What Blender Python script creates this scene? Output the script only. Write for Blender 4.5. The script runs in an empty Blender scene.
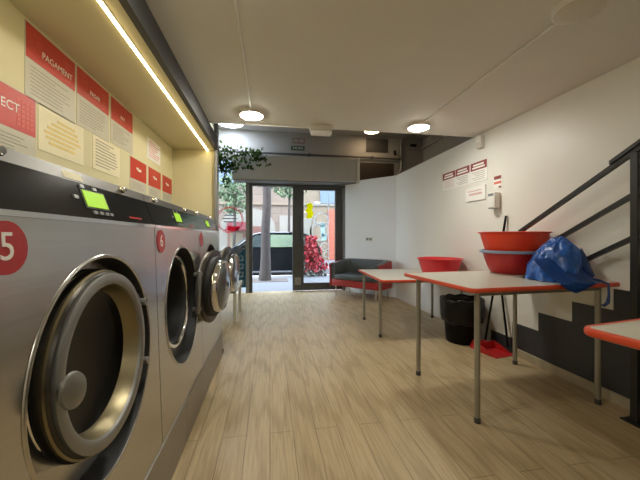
import bpy, bmesh, math, random
from mathutils import Vector, Matrix, noise
random.seed(7)
PI = math.pi
SC = bpy.context.scene
COL = SC.collection
YAW = math.atan(50 / 310.0)

# ------------------------------------------------------------------ materials
def srgb(r, g, b):
    def f(c):
        c /= 255.0
        return c / 12.92 if c <= 0.04045 else ((c + 0.055) / 1.055) ** 2.4
    return (f(r), f(g), f(b), 1.0)

def mat(name, col, rough=0.5, metal=0.0, var=0.06, scale=8.0, bump=0.0, bscale=60.0, coat=0.0, spec=0.5, stretch=None):
    m = bpy.data.materials.new(name)
    m.use_nodes = True
    nt = m.node_tree
    b = nt.nodes['Principled BSDF']
    b.inputs['Roughness'].default_value = rough
    b.inputs['Metallic'].default_value = metal
    b.inputs['Specular IOR Level'].default_value = spec
    b.inputs['Coat Weight'].default_value = coat
    tc = nt.nodes.new('ShaderNodeTexCoord')
    mp = nt.nodes.new('ShaderNodeMapping')
    if stretch:
        mp.inputs['Scale'].default_value = stretch
    nt.links.new(tc.outputs['Object'], mp.inputs['Vector'])
    n = nt.nodes.new('ShaderNodeTexNoise')
    n.inputs['Scale'].default_value = scale
    n.inputs['Detail'].default_value = 4
    nt.links.new(mp.outputs['Vector'], n.inputs['Vector'])
    r = nt.nodes.new('ShaderNodeValToRGB')
    c = col
    r.color_ramp.elements[0].position = 0.3
    r.color_ramp.elements[1].position = 0.7
    r.color_ramp.elements[0].color = (c[0] * (1 - var), c[1] * (1 - var), c[2] * (1 - var), 1)
    r.color_ramp.elements[1].color = (min(1, c[0] * (1 + var)), min(1, c[1] * (1 + var)), min(1, c[2] * (1 + var)), 1)
    nt.links.new(n.outputs['Fac'], r.inputs['Fac'])
    nt.links.new(r.outputs['Color'], b.inputs['Base Color'])
    if bump > 0:
        n2 = nt.nodes.new('ShaderNodeTexNoise')
        n2.inputs['Scale'].default_value = bscale
        nt.links.new(mp.outputs['Vector'], n2.inputs['Vector'])
        bp = nt.nodes.new('ShaderNodeBump')
        bp.inputs['Strength'].default_value = bump
        bp.inputs['Distance'].default_value = 0.01
        nt.links.new(n2.outputs['Fac'], bp.inputs['Height'])
        nt.links.new(bp.outputs['Normal'], b.inputs['Normal'])
    return m

def emis(name, col, strength, base=(0.8, 0.8, 0.8, 1)):
    m = bpy.data.materials.new(name)
    m.use_nodes = True
    b = m.node_tree.nodes['Principled BSDF']
    b.inputs['Base Color'].default_value = base
    b.inputs['Emission Color'].default_value = col
    b.inputs['Emission Strength'].default_value = strength
    return m

def glass_mat(name, tint=(0.95, 0.97, 0.97, 1), gl=0.07):
    m = bpy.data.materials.new(name)
    m.use_nodes = True
    nt = m.node_tree
    nt.nodes.clear()
    o = nt.nodes.new('ShaderNodeOutputMaterial')
    mix = nt.nodes.new('ShaderNodeMixShader')
    t = nt.nodes.new('ShaderNodeBsdfTransparent')
    g = nt.nodes.new('ShaderNodeBsdfGlossy')
    t.inputs['Color'].default_value = tint
    g.inputs['Roughness'].default_value = 0.02
    mix.inputs['Fac'].default_value = gl
    nt.links.new(t.outputs[0], mix.inputs[1])
    nt.links.new(g.outputs[0], mix.inputs[2])
    nt.links.new(mix.outputs[0], o.inputs['Surface'])
    return m

def vinyl(name, col):
    m = bpy.data.materials.new(name); m.use_nodes = True
    nt = m.node_tree; nt.nodes.clear()
    o = nt.nodes.new('ShaderNodeOutputMaterial'); mix = nt.nodes.new('ShaderNodeMixShader')
    d = nt.nodes.new('ShaderNodeBsdfDiffuse'); tr_ = nt.nodes.new('ShaderNodeBsdfTranslucent')
    n = nt.nodes.new('ShaderNodeTexNoise'); n.inputs['Scale'].default_value = 30
    r = nt.nodes.new('ShaderNodeValToRGB')
    r.color_ramp.elements[0].color = tuple(c * .93 for c in col[:3]) + (1,); r.color_ramp.elements[1].color = col
    nt.links.new(n.outputs['Fac'], r.inputs['Fac'])
    nt.links.new(r.outputs['Color'], d.inputs['Color']); nt.links.new(r.outputs['Color'], tr_.inputs['Color'])
    mix.inputs['Fac'].default_value = 0.7
    nt.links.new(d.outputs[0], mix.inputs[1]); nt.links.new(tr_.outputs[0], mix.inputs[2]); nt.links.new(mix.outputs[0], o.inputs['Surface'])
    return m

def floor_mat():
    m = bpy.data.materials.new('oak_laminate')
    m.use_nodes = True
    nt = m.node_tree
    L = nt.links.new
    b = nt.nodes['Principled BSDF']
    tc = nt.nodes.new('ShaderNodeTexCoord')
    mp = nt.nodes.new('ShaderNodeMapping')
    mp.inputs['Rotation'].default_value = (0, 0, PI / 2)
    L(tc.outputs['Object'], mp.inputs['Vector'])
    br = nt.nodes.new('ShaderNodeTexBrick')
    br.offset = 0.37
    br.inputs['Scale'].default_value = 1.0
    br.inputs['Brick Width'].default_value = 1.25
    br.inputs['Row Height'].default_value = 0.125
    br.inputs['Mortar Size'].default_value = 0.0018
    br.inputs['Mortar Smooth'].default_value = 0.3
    br.inputs['Color1'].default_value = (0.485, 0.38, 0.225, 1)
    br.inputs['Color2'].default_value = (0.445, 0.345, 0.198, 1)
    br.inputs['Mortar'].default_value = (0.19, 0.14, 0.08, 1)
    L(mp.outputs['Vector'], br.inputs['Vector'])
    # long grain along Y
    m2 = nt.nodes.new('ShaderNodeMapping')
    m2.inputs['Scale'].default_value = (60, 2.2, 1)
    L(tc.outputs['Object'], m2.inputs['Vector'])
    n = nt.nodes.new('ShaderNodeTexNoise')
    n.inputs['Scale'].default_value = 1.6
    n.inputs['Detail'].default_value = 6
    n.inputs['Distortion'].default_value = 0.8
    L(m2.outputs['Vector'], n.inputs['Vector'])
    r = nt.nodes.new('ShaderNodeValToRGB')
    r.color_ramp.elements[0].position = 0.30
    r.color_ramp.elements[0].color = (0.62, 0.58, 0.52, 1)
    r.color_ramp.elements[1].position = 0.60
    r.color_ramp.elements[1].color = (1.08, 1.06, 1.03, 1)
    L(n.outputs['Fac'], r.inputs['Fac'])
    # cathedral figure
    m3 = nt.nodes.new('ShaderNodeMapping')
    m3.inputs['Scale'].default_value = (8.0, 0.55, 1)
    L(tc.outputs['Object'], m3.inputs['Vector'])
    w = nt.nodes.new('ShaderNodeTexWave')
    w.wave_type = 'RINGS'
    w.inputs['Scale'].default_value = 0.9
    w.inputs['Distortion'].default_value = 9.0
    w.inputs['Detail'].default_value = 3.0
    w.inputs['Detail Scale'].default_value = 1.2
    L(m3.outputs['Vector'], w.inputs['Vector'])
    r2 = nt.nodes.new('ShaderNodeValToRGB')
    r2.color_ramp.elements[0].position = 0.0
    r2.color_ramp.elements[0].color = (0.80, 0.77, 0.72, 1)
    r2.color_ramp.elements[1].position = 0.45
    r2.color_ramp.elements[1].color = (1.0, 1.0, 1.0, 1)
    L(w.outputs['Fac'], r2.inputs['Fac'])
    x1 = nt.nodes.new('ShaderNodeMixRGB'); x1.blend_type = 'MULTIPLY'; x1.inputs['Fac'].default_value = 0.6
    L(br.outputs['Color'], x1.inputs['Color1']); L(r.outputs['Color'], x1.inputs['Color2'])
    x2 = nt.nodes.new('ShaderNodeMixRGB'); x2.blend_type = 'MULTIPLY'; x2.inputs['Fac'].default_value = 0.7
    L(x1.outputs['Color'], x2.inputs['Color1']); L(r2.outputs['Color'], x2.inputs['Color2'])
    L(x2.outputs['Color'], b.inputs['Base Color'])
    b.inputs['Roughness'].default_value = 0.42
    bp = nt.nodes.new('ShaderNodeBump'); bp.inputs['Strength'].default_value = 0.12; bp.inputs['Distance'].default_value = 0.004
    L(n.outputs['Fac'], bp.inputs['Height']); L(bp.outputs['Normal'], b.inputs['Normal'])
    return m

def perforated_mat():
    m = mat('perforated_drum_steel', (0.42, 0.41, 0.40, 1), 0.4, 1.0)
    nt = m.node_tree
    b = nt.nodes['Principled BSDF']
    tc = nt.nodes.new('ShaderNodeTexCoord')
    v = nt.nodes.new('ShaderNodeTexVoronoi'); v.inputs['Scale'].default_value = 55; v.inputs['Randomness'].default_value = 0.1
    nt.links.new(tc.outputs['Object'], v.inputs['Vector'])
    r = nt.nodes.new('ShaderNodeValToRGB')
    r.color_ramp.elements[0].position = 0.22; r.color_ramp.elements[0].color = (0.02, 0.02, 0.02, 1)
    r.color_ramp.elements[1].position = 0.30; r.color_ramp.elements[1].color = (0.12, 0.115, 0.11, 1)
    nt.links.new(v.outputs['Distance'], r.inputs['Fac'])
    nt.links.new(r.outputs['Color'], b.inputs['Base Color'])
    return m

def brick_wall_mat(name, c1, c2, mort):
    m = mat(name, c1, 0.9)
    nt = m.node_tree
    b = nt.nodes['Principled BSDF']
    tc = nt.nodes.new('ShaderNodeTexCoord')
    mp = nt.nodes.new('ShaderNodeMapping'); mp.inputs['Rotation'].default_value = (PI / 2, 0, 0)
    nt.links.new(tc.outputs['Object'], mp.inputs['Vector'])
    br = nt.nodes.new('ShaderNodeTexBrick')
    br.inputs['Scale'].default_value = 1.0
    br.inputs['Brick Width'].default_value = 0.9; br.inputs['Row Height'].default_value = 0.45; br.inputs['Mortar Size'].default_value = 0.012
    br.inputs['Color1'].default_value = c1; br.inputs['Color2'].default_value = c2; br.inputs['Mortar'].default_value = mort
    nt.links.new(mp.outputs['Vector'], br.inputs['Vector'])
    nt.links.new(br.outputs['Color'], b.inputs['Base Color'])
    return m

M = dict(
    floor=floor_mat(),
    wall=mat('cream_plaster', (0.74, 0.72, 0.66, 1), 0.6, var=0.02, scale=3, bump=0.04, bscale=90),
    wall_gloss=mat('white_lacquered_wall', (0.76, 0.745, 0.69, 1), 0.42, var=0.015, scale=2, bump=0.03, bscale=80),
    wall_daylit=mat('daylit_wall_paint', (0.86, 0.87, 0.88, 1), 0.5, var=0.015, scale=2),  # whiter, bluer copy of the wall colour, door daylight put into it
    niche=mat('cream_niche_wall', (0.66, 0.61, 0.38, 1), 0.6, var=0.025, scale=3),
    ceil=mat('ceiling_paint', (0.70, 0.69, 0.63, 1), 0.75, var=0.02, scale=2, bump=0.03, bscale=120),
    fascia=mat('dark_grey_fascia', (0.055, 0.056, 0.055, 1), 0.55),
    greywall=mat('grey_loft_paint', (0.40, 0.39, 0.38, 1), 0.8, var=0.04, scale=2),
    dado=mat('charcoal_dado_paint', (0.035, 0.037, 0.042, 1), 0.5, var=0.12, scale=30),
    skirt=mat('pale_wood_skirting', (0.42, 0.36, 0.25, 1), 0.5, var=0.1, scale=10),
    steel=mat('brushed_steel', (0.52, 0.51, 0.48, 1), 0.25, 1.0, var=0.05, scale=1.0, stretch=(60, 1.5, 90)),
    steel_dull=mat('dull_steel', (0.27, 0.265, 0.25, 1), 0.38, 1.0, var=0.05, scale=4),
    chrome=mat('polished_steel', (0.70, 0.69, 0.67, 1), 0.12, 1.0, var=0.03),
    dark_metal=mat('dark_ring_metal', (0.06, 0.055, 0.045, 1), 0.35, 0.8),
    brass_tone=mat('dull_brass_tone_band', (0.26, 0.22, 0.13, 1), 0.38, 0.9),
    cast=mat('grey_cast_metal', (0.27, 0.268, 0.25, 1), 0.45, 0.75, var=0.04),
    panel=mat('black_control_panel', (0.008, 0.009, 0.010, 1), 0.16, var=0.1, spec=0.35),
    rubber=mat('black_rubber', (0.012, 0.012, 0.012, 1), 0.55),
    dglass=mat('dark_door_glass', (0.006, 0.006, 0.006, 1), 0.10, spec=0.15),
    bowl_glass=mat('painted_reflection_bowl_glass', (0.10, 0.105, 0.105, 1), 0.12, spec=0.6),  # grey base puts reflected light into the colour of the bowl
    drum=perforated_mat(),
    screen=emis('lime_screen', (0.50, 0.95, 0.01, 1), 0.36, (0.05, 0.06, 0.02, 1)),
    plinth=mat('grey_plinth_metal', (0.33, 0.31, 0.27, 1), 0.42, 0.7, var=0.05),
    red=mat('red_print', (0.52, 0.034, 0.018, 1), 0.45, var=0.05, scale=5),
    red_badge=mat('crimson_badge', (0.42, 0.022, 0.026, 1), 0.4, var=0.04),
    print_grey=mat('pale_grey_print', (0.52, 0.50, 0.40, 1), 0.5, var=0.03),
    paper=mat('cream_paper', (0.80, 0.74, 0.52, 1), 0.6, var=0.03),
    paper_w=mat('white_paper', (0.85, 0.84, 0.80, 1), 0.55, var=0.02),
    ink=mat('dark_ink', (0.36, 0.34, 0.265, 1), 0.6),
    ink_y=mat('yellow_ink', (0.76, 0.62, 0.24, 1), 0.6),
    ink_w=mat('white_ink', (0.88, 0.86, 0.80, 1), 0.5),
    ink_pink=mat('pale_red_ink', (0.72, 0.16, 0.11, 1), 0.5),
    icon_red=mat('icon_red_ink', (0.62, 0.085, 0.055, 1), 0.5),
    rose=mat('pale_rose_ink', (0.70, 0.45, 0.42, 1), 0.5),
    maroon=mat('maroon_print', (0.27, 0.055, 0.05, 1), 0.5),
    table=mat('pale_grey_laminate', (0.56, 0.54, 0.46, 1), 0.32, var=0.03, scale=20),
    edge=mat('red_plastic_edge', (0.62, 0.07, 0.025, 1), 0.38, var=0.04),
    leg=mat('grey_leg_paint', (0.34, 0.32, 0.27, 1), 0.35, 0.55, var=0.04),
    tub_o=mat('orange_red_plastic', (0.80, 0.055, 0.012, 1), 0.35, var=0.04),
    tub_r=mat('deep_red_plastic', (0.45, 0.018, 0.018, 1), 0.35, var=0.04),
    tub_p=mat('bright_red_plastic', (0.66, 0.022, 0.035, 1), 0.33, var=0.04),
    bluegrey=mat('blue_grey_plastic', (0.25, 0.33, 0.48, 1), 0.45),
    bag=mat('blue_woven_plastic', (0.018, 0.095, 0.38, 1), 0.32, var=0.22, scale=9, bump=0.25, bscale=40),
    bag_in=mat('navy_bag_lining', (0.010, 0.04, 0.17, 1), 0.45, var=0.1),
    black=mat('black_plastic', (0.006, 0.006, 0.007, 1), 0.5, spec=0.12),
    liner=mat('black_bin_liner', (0.004, 0.004, 0.005, 1), 0.28, bump=0.6, bscale=18, spec=0.3),
    blacksteel=mat('black_painted_steel', (0.022, 0.022, 0.021, 1), 0.4, 0.2),
    leather=mat('charcoal_leather', (0.075, 0.085, 0.088, 1), 0.42, bump=0.08, bscale=120),
    leather_red=mat('red_leather', (0.36, 0.022, 0.022, 1), 0.42, bump=0.06, bscale=120),
    alu=mat('dark_aluminium', (0.085, 0.088, 0.09, 1), 0.4, 0.5),
    alu_l=mat('grey_aluminium', (0.26, 0.27, 0.27, 1), 0.4, 0.5),
    glass=glass_mat('clear_glass'),
    shutter=mat('pale_shutter_metal', (0.52, 0.51, 0.50, 1), 0.5, 0.1, var=0.03),
    white=mat('white_plastic', (0.78, 0.77, 0.73, 1), 0.45, var=0.02),
    cream_pl=mat('cream_plastic', (0.62, 0.59, 0.50, 1), 0.5, var=0.02),
    lamp=emis('lit_diffuser', (1.0, 0.96, 0.86, 1), 70.0),
    lamp_added=emis('unseen_lamp_diffuser', (1.0, 0.95, 0.84, 1), 48.0),
    lamp_c=emis('cool_lit_diffuser', (0.74, 0.85, 1.0, 1), 19.0),
    lamp_w=emis('warm_lit_diffuser', (1.0, 0.70, 0.40, 1), 9.0),
    led=emis('warm_led', (1.0, 0.80, 0.42, 1), 11.0),
    green=mat('dark_green_sign', (0.022, 0.085, 0.035, 1), 0.5),
    leaf=vinyl('ivy_leaf', (0.045, 0.085, 0.02, 1)),
    tree_leaf=mat('street_tree_leaf', (0.08, 0.115, 0.055, 1), 0.6, var=0.3, scale=4),
    shrub_leaf=mat('grey_green_leaf', (0.075, 0.09, 0.072, 1), 0.6, var=0.3, scale=20),
    flower=mat('red_petals', (0.32, 0.009, 0.022, 1), 0.5, var=0.25, scale=20),
    bark=mat('pale_bark', (0.038, 0.028, 0.023, 1), 0.85, var=0.22, scale=9, bump=0.4, bscale=14),
    pave=mat('pale_pavement', (0.125, 0.13, 0.14, 1), 0.75, var=0.06, scale=2),
    road=mat('asphalt', (0.07, 0.074, 0.08, 1), 0.85, var=0.1, scale=6),
    soil=mat('dark_soil', (0.10, 0.08, 0.07, 1), 0.9, var=0.3, scale=20),
    carpaint=mat('black_car_paint', (0.0035, 0.004, 0.005, 1), 0.6, 0.0, spec=0.08),
    carglass=mat('tinted_car_glass', (0.035, 0.045, 0.045, 1), 0.12, spec=0.3),
    carglass_view=mat('painted_view_car_glass', (0.14, 0.18, 0.12, 1), 0.1, spec=0.9),  # pale green stands in for bright foliage showing through the window
    windscreen=mat('pale_windscreen', (0.16, 0.21, 0.24, 1), 0.1, spec=0.9),
    stucco=mat('ochre_stucco', (0.16, 0.12, 0.083, 1), 0.9, var=0.08, scale=1.2),
    stone=brick_wall_mat('sandstone_blocks', (0.145, 0.108, 0.083, 1), (0.125, 0.095, 0.073, 1), (0.09, 0.07, 0.055, 1)),
    stucco_w=mat('white_stucco', (0.17, 0.155, 0.13, 1), 0.9, var=0.04, scale=1.5),
    opening_dark=mat('dark_opening_sheet', (0.045, 0.032, 0.025, 1), 0.7),
    door_br=mat('brown_door_wood', (0.12, 0.05, 0.035, 1), 0.6, var=0.15, scale=5),
    awn=mat('crimson_awning', (0.10, 0.012, 0.018, 1), 0.8),
    door_or=mat('orange_red_shutter', (0.26, 0.06, 0.028, 1), 0.6, var=0.06),
    winblue=mat('blue_grey_shutter', (0.085, 0.115, 0.15, 1), 0.5),
    yellow=vinyl('yellow_vinyl', (0.85, 0.80, 0.01, 1)),
    dec_red=vinyl('red_vinyl', (0.62, 0.05, 0.10, 1)),
    dec_teal=vinyl('teal_vinyl', (0.06, 0.15, 0.19, 1)),
    dec_cyan=vinyl('pale_cyan_vinyl', (0.78, 0.92, 0.94, 1)),
    dec_white=vinyl('frosted_white_vinyl', (0.80, 0.82, 0.82, 1)),
    benchtop=mat('pale_beige_laminate', (0.55, 0.52, 0.42, 1), 0.4),
    grille=mat('dark_grille', (0.07, 0.07, 0.068, 1), 0.6),
)

# ------------------------------------------------------------------ mesh builder
class B:
    def __init__(s):
        s.bm = bmesh.new()
    def box(s, a, b, bev=0.0, seg=2):
        x0, y0, z0 = a; x1, y1, z1 = b
        r = bmesh.ops.create_cube(s.bm, size=1.0)
        vs = r['verts']
        for v in vs:
            v.co = Vector(((x0 + x1) / 2 + v.co.x * (x1 - x0), (y0 + y1) / 2 + v.co.y * (y1 - y0), (z0 + z1) / 2 + v.co.z * (z1 - z0)))
        if bev > 0:
            es = list({e for v in vs for e in v.link_edges})
            bmesh.ops.bevel(s.bm, geom=es, offset=bev, segments=seg, profile=0.5, affect='EDGES')
        return s
    def prism(s, pts, d, cap=True):
        """pts: list of Vector forming a planar polygon, extruded by vector d"""
        d = Vector(d)
        a = [s.bm.verts.new(Vector(p)) for p in pts]
        b = [s.bm.verts.new(Vector(p) + d) for p in pts]
        n = len(pts)
        for i in range(n):
            s.bm.faces.new((a[i], a[(i + 1) % n], b[(i + 1) % n], b[i]))
        if cap:
            s.bm.faces.new(a[::-1]); s.bm.faces.new(b)
        return s
    def tube(s, pts, r, n=12, cap=True):
        pts = [Vector(p) for p in pts]
        rs = r if isinstance(r, (list, tuple)) else [r] * len(pts)
        rings = []
        up = None
        for i, p in enumerate(pts):
            if i == 0: t = pts[1] - p
            elif i == len(pts) - 1: t = p - pts[i - 1]
            else: t = (pts[i + 1] - p).normalized() + (p - pts[i - 1]).normalized()
            t.normalize()
            if up is None:
                up = Vector((0, 0, 1)) if abs(t.z) < 0.9 else Vector((1, 0, 0))
            u = t.cross(up).normalized(); w = u.cross(t).normalized(); up = w
            rings.append([s.bm.verts.new(p + (u * math.cos(2 * PI * k / n) + w * math.sin(2 * PI * k / n)) * rs[i]) for k in range(n)])
        for a, b in zip(rings, rings[1:]):
            for k in range(n):
                s.bm.faces.new((a[k], a[(k + 1) % n], b[(k + 1) % n], b[k]))
        if cap:
            s.bm.faces.new(rings[0][::-1]); s.bm.faces.new(rings[-1])
        return s
    def lathe(s, prof, c=(0, 0, 0), axis='z', n=48, sx=1.0, sy=1.0, fn=None):
        """prof: (r, h) pairs along axis; sx, sy stretch the section"""
        c = Vector(c); rings = []
        for r, h in prof:
            if r < 1e-6:
                rings.append([s.bm.verts.new(c + (Vector((0, 0, h)) if axis == 'z' else Vector((h, 0, 0))))])
                continue
            ring = []
            for k in range(n):
                a = 2 * PI * k / n
                u, w = r * math.cos(a) * sx, r * math.sin(a) * sy
                p = Vector((u, w, h)) if axis == 'z' else Vector((h, u, w))
                if fn: p = fn(p, a)
                ring.append(s.bm.verts.new(c + p))
            rings.append(ring)
        for a, b in zip(rings, rings[1:]):
            if len(a) == 1 and len(b) == 1: continue
            for k in range(n):
                q = [a[k % len(a)], a[(k + 1) % len(a)], b[(k + 1) % len(b)], b[k % len(b)]]
                q2 = []
                for v in q:
                    if v not in q2: q2.append(v)
                if len(q2) > 2: s.bm.faces.new(q2)
        return s
    def text(s, txt, size, mw, depth=0.0008, ax='CENTER'):
        cu = bpy.data.curves.new('t', 'FONT')
        cu.body = txt; cu.size = size; cu.extrude = depth; cu.align_x = ax; cu.align_y = 'CENTER'
        cu.resolution_u = 3
        ob = bpy.data.objects.new('t', cu)
        COL.objects.link(ob)
        me = bpy.data.meshes.new_from_object(ob.evaluated_get(bpy.context.evaluated_depsgraph_get()))
        me.transform(mw)
        s.bm.from_mesh(me)
        bpy.data.objects.remove(ob); bpy.data.curves.remove(cu); bpy.data.meshes.remove(me)
        return s
    def xf(s, m):
        bmesh.ops.transform(s.bm, matrix=m, verts=s.bm.verts[:]); return s
    def shear(s, k):
        for v in s.bm.verts: v.co.x -= k * v.co.z
        return s
    def build(s, name, m, parent=None, smooth=None, sub=0, local=False):
        bm = s.bm
        if parent is not None and not local:
            off = Vector((0, 0, 0)); p = parent
            while p is not None: off += p.location; p = p.parent
            for v in bm.verts: v.co -= off
        bmesh.ops.recalc_face_normals(bm, faces=bm.faces[:])
        me = bpy.data.meshes.new(name)
        bm.to_mesh(me); bm.free()
        ms = m if isinstance(m, (list, tuple)) else [m]
        for x in ms: me.materials.append(x)
        if smooth is not None:
            me.polygons.foreach_set('use_smooth', [True] * len(me.polygons))
            me.set_sharp_from_angle(angle=math.radians(smooth))
        o = bpy.data.objects.new(name, me)
        COL.objects.link(o)
        if parent is not None: o.parent = parent
        if sub:
            sm = o.modifiers.new('sub', 'SUBSURF'); sm.levels = sub; sm.render_levels = sub
        return o

def struct(name, b, m, parent=None, smooth=None):
    o = b.build(name, m, parent, smooth)
    o['kind'] = 'structure'
    return o

def tag(o, label, cat, group=None, kind=None):
    o['label'] = label; o['category'] = cat
    if group: o['group'] = group
    if kind: o['kind'] = kind
    return o

def thing(name, label, cat, loc=(0, 0, 0), rz=0.0, group=None):
    o = bpy.data.objects.new(name, None)
    o.empty_display_size = 0.1
    COL.objects.link(o)
    o.location = loc; o.rotation_euler = (0, 0, rz)
    return tag(o, label, cat, group)

def copy_tree(o, parent=None):
    c = o.copy(); COL.objects.link(c)
    if parent is not None: c.parent = parent
    for ch in list(o.children): copy_tree(ch, c)
    return c

# ------------------------------------------------------------------ room
CZ = 2.157            # ceiling under the loft
UZ = 3.14             # ceiling of the tall front bay
YB, YE, YF = -2.6, 3.07, 6.15
struct('floor', B().box((-1.12, YB - .1, -.1), (3.3, YF + .02, 0)), M['floor'])
struct('ceiling', B().box((-1.12, YB - .1, CZ), (3.3, YE, CZ + .25)), M['ceil'])
struct('ceiling_front', B().box((-1.2, YE - .1, UZ), (3.3, YF + .15, UZ + .15)), M['greywall'])
struct('wall_left', B().box((-1.14, YB - .1, 0), (-1.04, YF, UZ)), M['niche'])
struct('wall_side', B().box((2.28, YE - .1, 0), (3.3, YE, CZ)), M['greywall'])
struct('wall_back', B().box((-1.12, YB - .1, 0), (2.3, YB, CZ)), M['wall'])
struct('wall_loft', B().box((-1.12, YE - .1, CZ + .25), (3.3, YE, UZ)), M['greywall'])
struct('wall_right', B().box((2.2, YB - .1, 0), (2.28, YE, CZ)).box((2.2, YE, 0), (2.28, 5.19, CZ)), M['wall_gloss'])
b = B()
b.prism([(2.2, 5.19, 0), (1.49, 5.965, 0), (1.49, 6.12, 0), (1.56, 6.12, 0), (2.28, 5.26, 0), (2.28, 5.19, 0)], (0, 0, CZ))
struct('wall_diagonal', b, M['wall_daylit'])
struct('wall_loft_right', B().box((3.2, YE - .1, 0), (3.3, YF + .1, UZ)), M['greywall'])
struct('wall_front', B().box((-.456, YF, 2.14), (3.3, YF + .14, UZ)).box((1.5, YF, 0), (3.3, YF + .14, 2.14)).box((-1.14, YF, 2.56), (-.456, YF + .14, UZ)), M['greywall'])
# niche over the machines
struct('trim_1', B().box((-1.04, YB, 2.02), (-.60, 3.56, CZ)), M['niche']).name = 'ceiling_niche'
struct('trim_2', B().box((-.60, YB, 2.018), (-.565, 3.50, CZ - .002)), M['fascia']).name = 'trim_1'
struct('wall_niche', B().box((-1.04, 3.56, 0), (-.60, 3.60, CZ)), M['niche'])
struct('trim_2', B().box((-.60, 3.50, 0), (-.565, 3.60, UZ), .004), M['alu_l'])
# stepped dado painted up the right wall
tr = [(2.81, .14), (2.53, .29), (2.25, .445), (1.96, .595), (1.68, .735), (1.40, .885), (1.12, 1.03), (.84, 1.18), (.56, 1.33), (.28, 1.48), (0, 1.63)]
pts = [Vector((2.197, 2.81, 0.0))]
for i, (y, z) in enumerate(tr):
    pts.append(Vector((2.197, y, z)))
    pts.append(Vector((2.197, tr[i + 1][0] if i + 1 < len(tr) else -.28, z)))
pts.append(Vector((2.197, -.28, 0)))
struct('trim_3', B().prism(pts, (.004, 0, 0)), M['dado'])
struct('baseboard_right', B().box((2.184, -2.6, 0), (2.2, 2.5, .068), .003), M['skirt'])

# ------------------------------------------------------------------ shopfront
GY = 6.12
struct('window_1', B().box((-1.04, GY - .006, .02), (-.456, GY + .006, 2.54)), M['glass'])
struct('trim_4', B().box((-.456, GY - .06, 0), (-.395, GY + .06, 2.56)), M['alu_l'])
struct('trim_5', B().box((-.394, GY - .05, 0), (-.334, GY + .06, 2.06)), M['alu'])
struct('trim_6', B().box((-.394, GY - .055, 2.06), (1.5, GY + .06, 2.14)), M['alu'])
struct('trim_7', B().box((-1.04, GY - .05, 2.54), (-.456, GY + .05, 2.58)), M['alu'])
struct('trim_8', B().box((1.44, GY - .06, 0), (1.50, GY + .06, 2.06)), M['alu_l'])
dr = thing('door_1', '', 'door', (.44, GY, 0))
for k in ('label', 'category'): del dr[k]
dr['kind'] = 'structure'
b = B().box((.44, GY - .04, .02), (.655, GY + .04, 2.058)).box((1.293, GY - .03, .02), (1.435, GY + .03, 2.058)).box((.655, GY - .03, 2.0), (1.293, GY + .03, 2.058)).box((.655, GY - .03, .02), (1.293, GY + .03, .16))
b.build('door_frame', M['alu'], dr)
B().box((.655, GY - .005, .16), (1.293, GY + .005, 2.0)).build('door_glass', M['glass'], dr)
b = B().tube([(.685, GY - .09, 1.0), (.685, GY - .09, 1.45)], .012).tube([(.685, GY - .09, 1.05), (.67, GY - .03, 1.05)], .008).tube([(.685, GY - .09, 1.4), (.67, GY - .03, 1.4)], .008)
b.xf(Matrix.Translation((-.1, 0, 0))).build('door_handle', M['blacksteel'], dr, 40)
B().box((.478, GY - .047, .13), (.60, GY - .038, .275), .004).build('kick_plate', M['alu_l'], dr)
# shutter housing over the door
t = thing('shutter_box', 'long pale roller shutter housing above the shop door', 'shutter', (.49, 5.75, 2.1))
b = B().box((-.67, 5.75, 2.12), (1.65, 6.10, 2.57), .012)
b.build('housing', M['shutter'], t)
B().box((-.655, 5.744, 2.135), (1.635, 5.752, 2.19), .002).build('lower_lip', M['shutter'], t)
B().box((-.66, 5.77, 2.10), (1.64, 6.08, 2.122)).build('bottom_rail', M['alu_l'], t)
B().box((1.652, 5.742, 2.10), (1.70, 6.105, 2.585), .004).build('end_cap', M['white'], t)
tag(B().tube([(-1.0, 6.11, 2.70), (2.0, 6.11, 2.70), (2.70, 6.11, 2.69)], .018, 10).box((-.35, 6.08, 2.675), (-.31, 6.15, 2.725)).box((.75, 6.08, 2.675), (.79, 6.15, 2.725)).box((2.05, 6.08, 2.675), (2.09, 6.15, 2.725)).build('wall_pipe', M['grille'], None, 40),
    'thin dark pipe running along the wall above the shutter housing', 'pipe')

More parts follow.
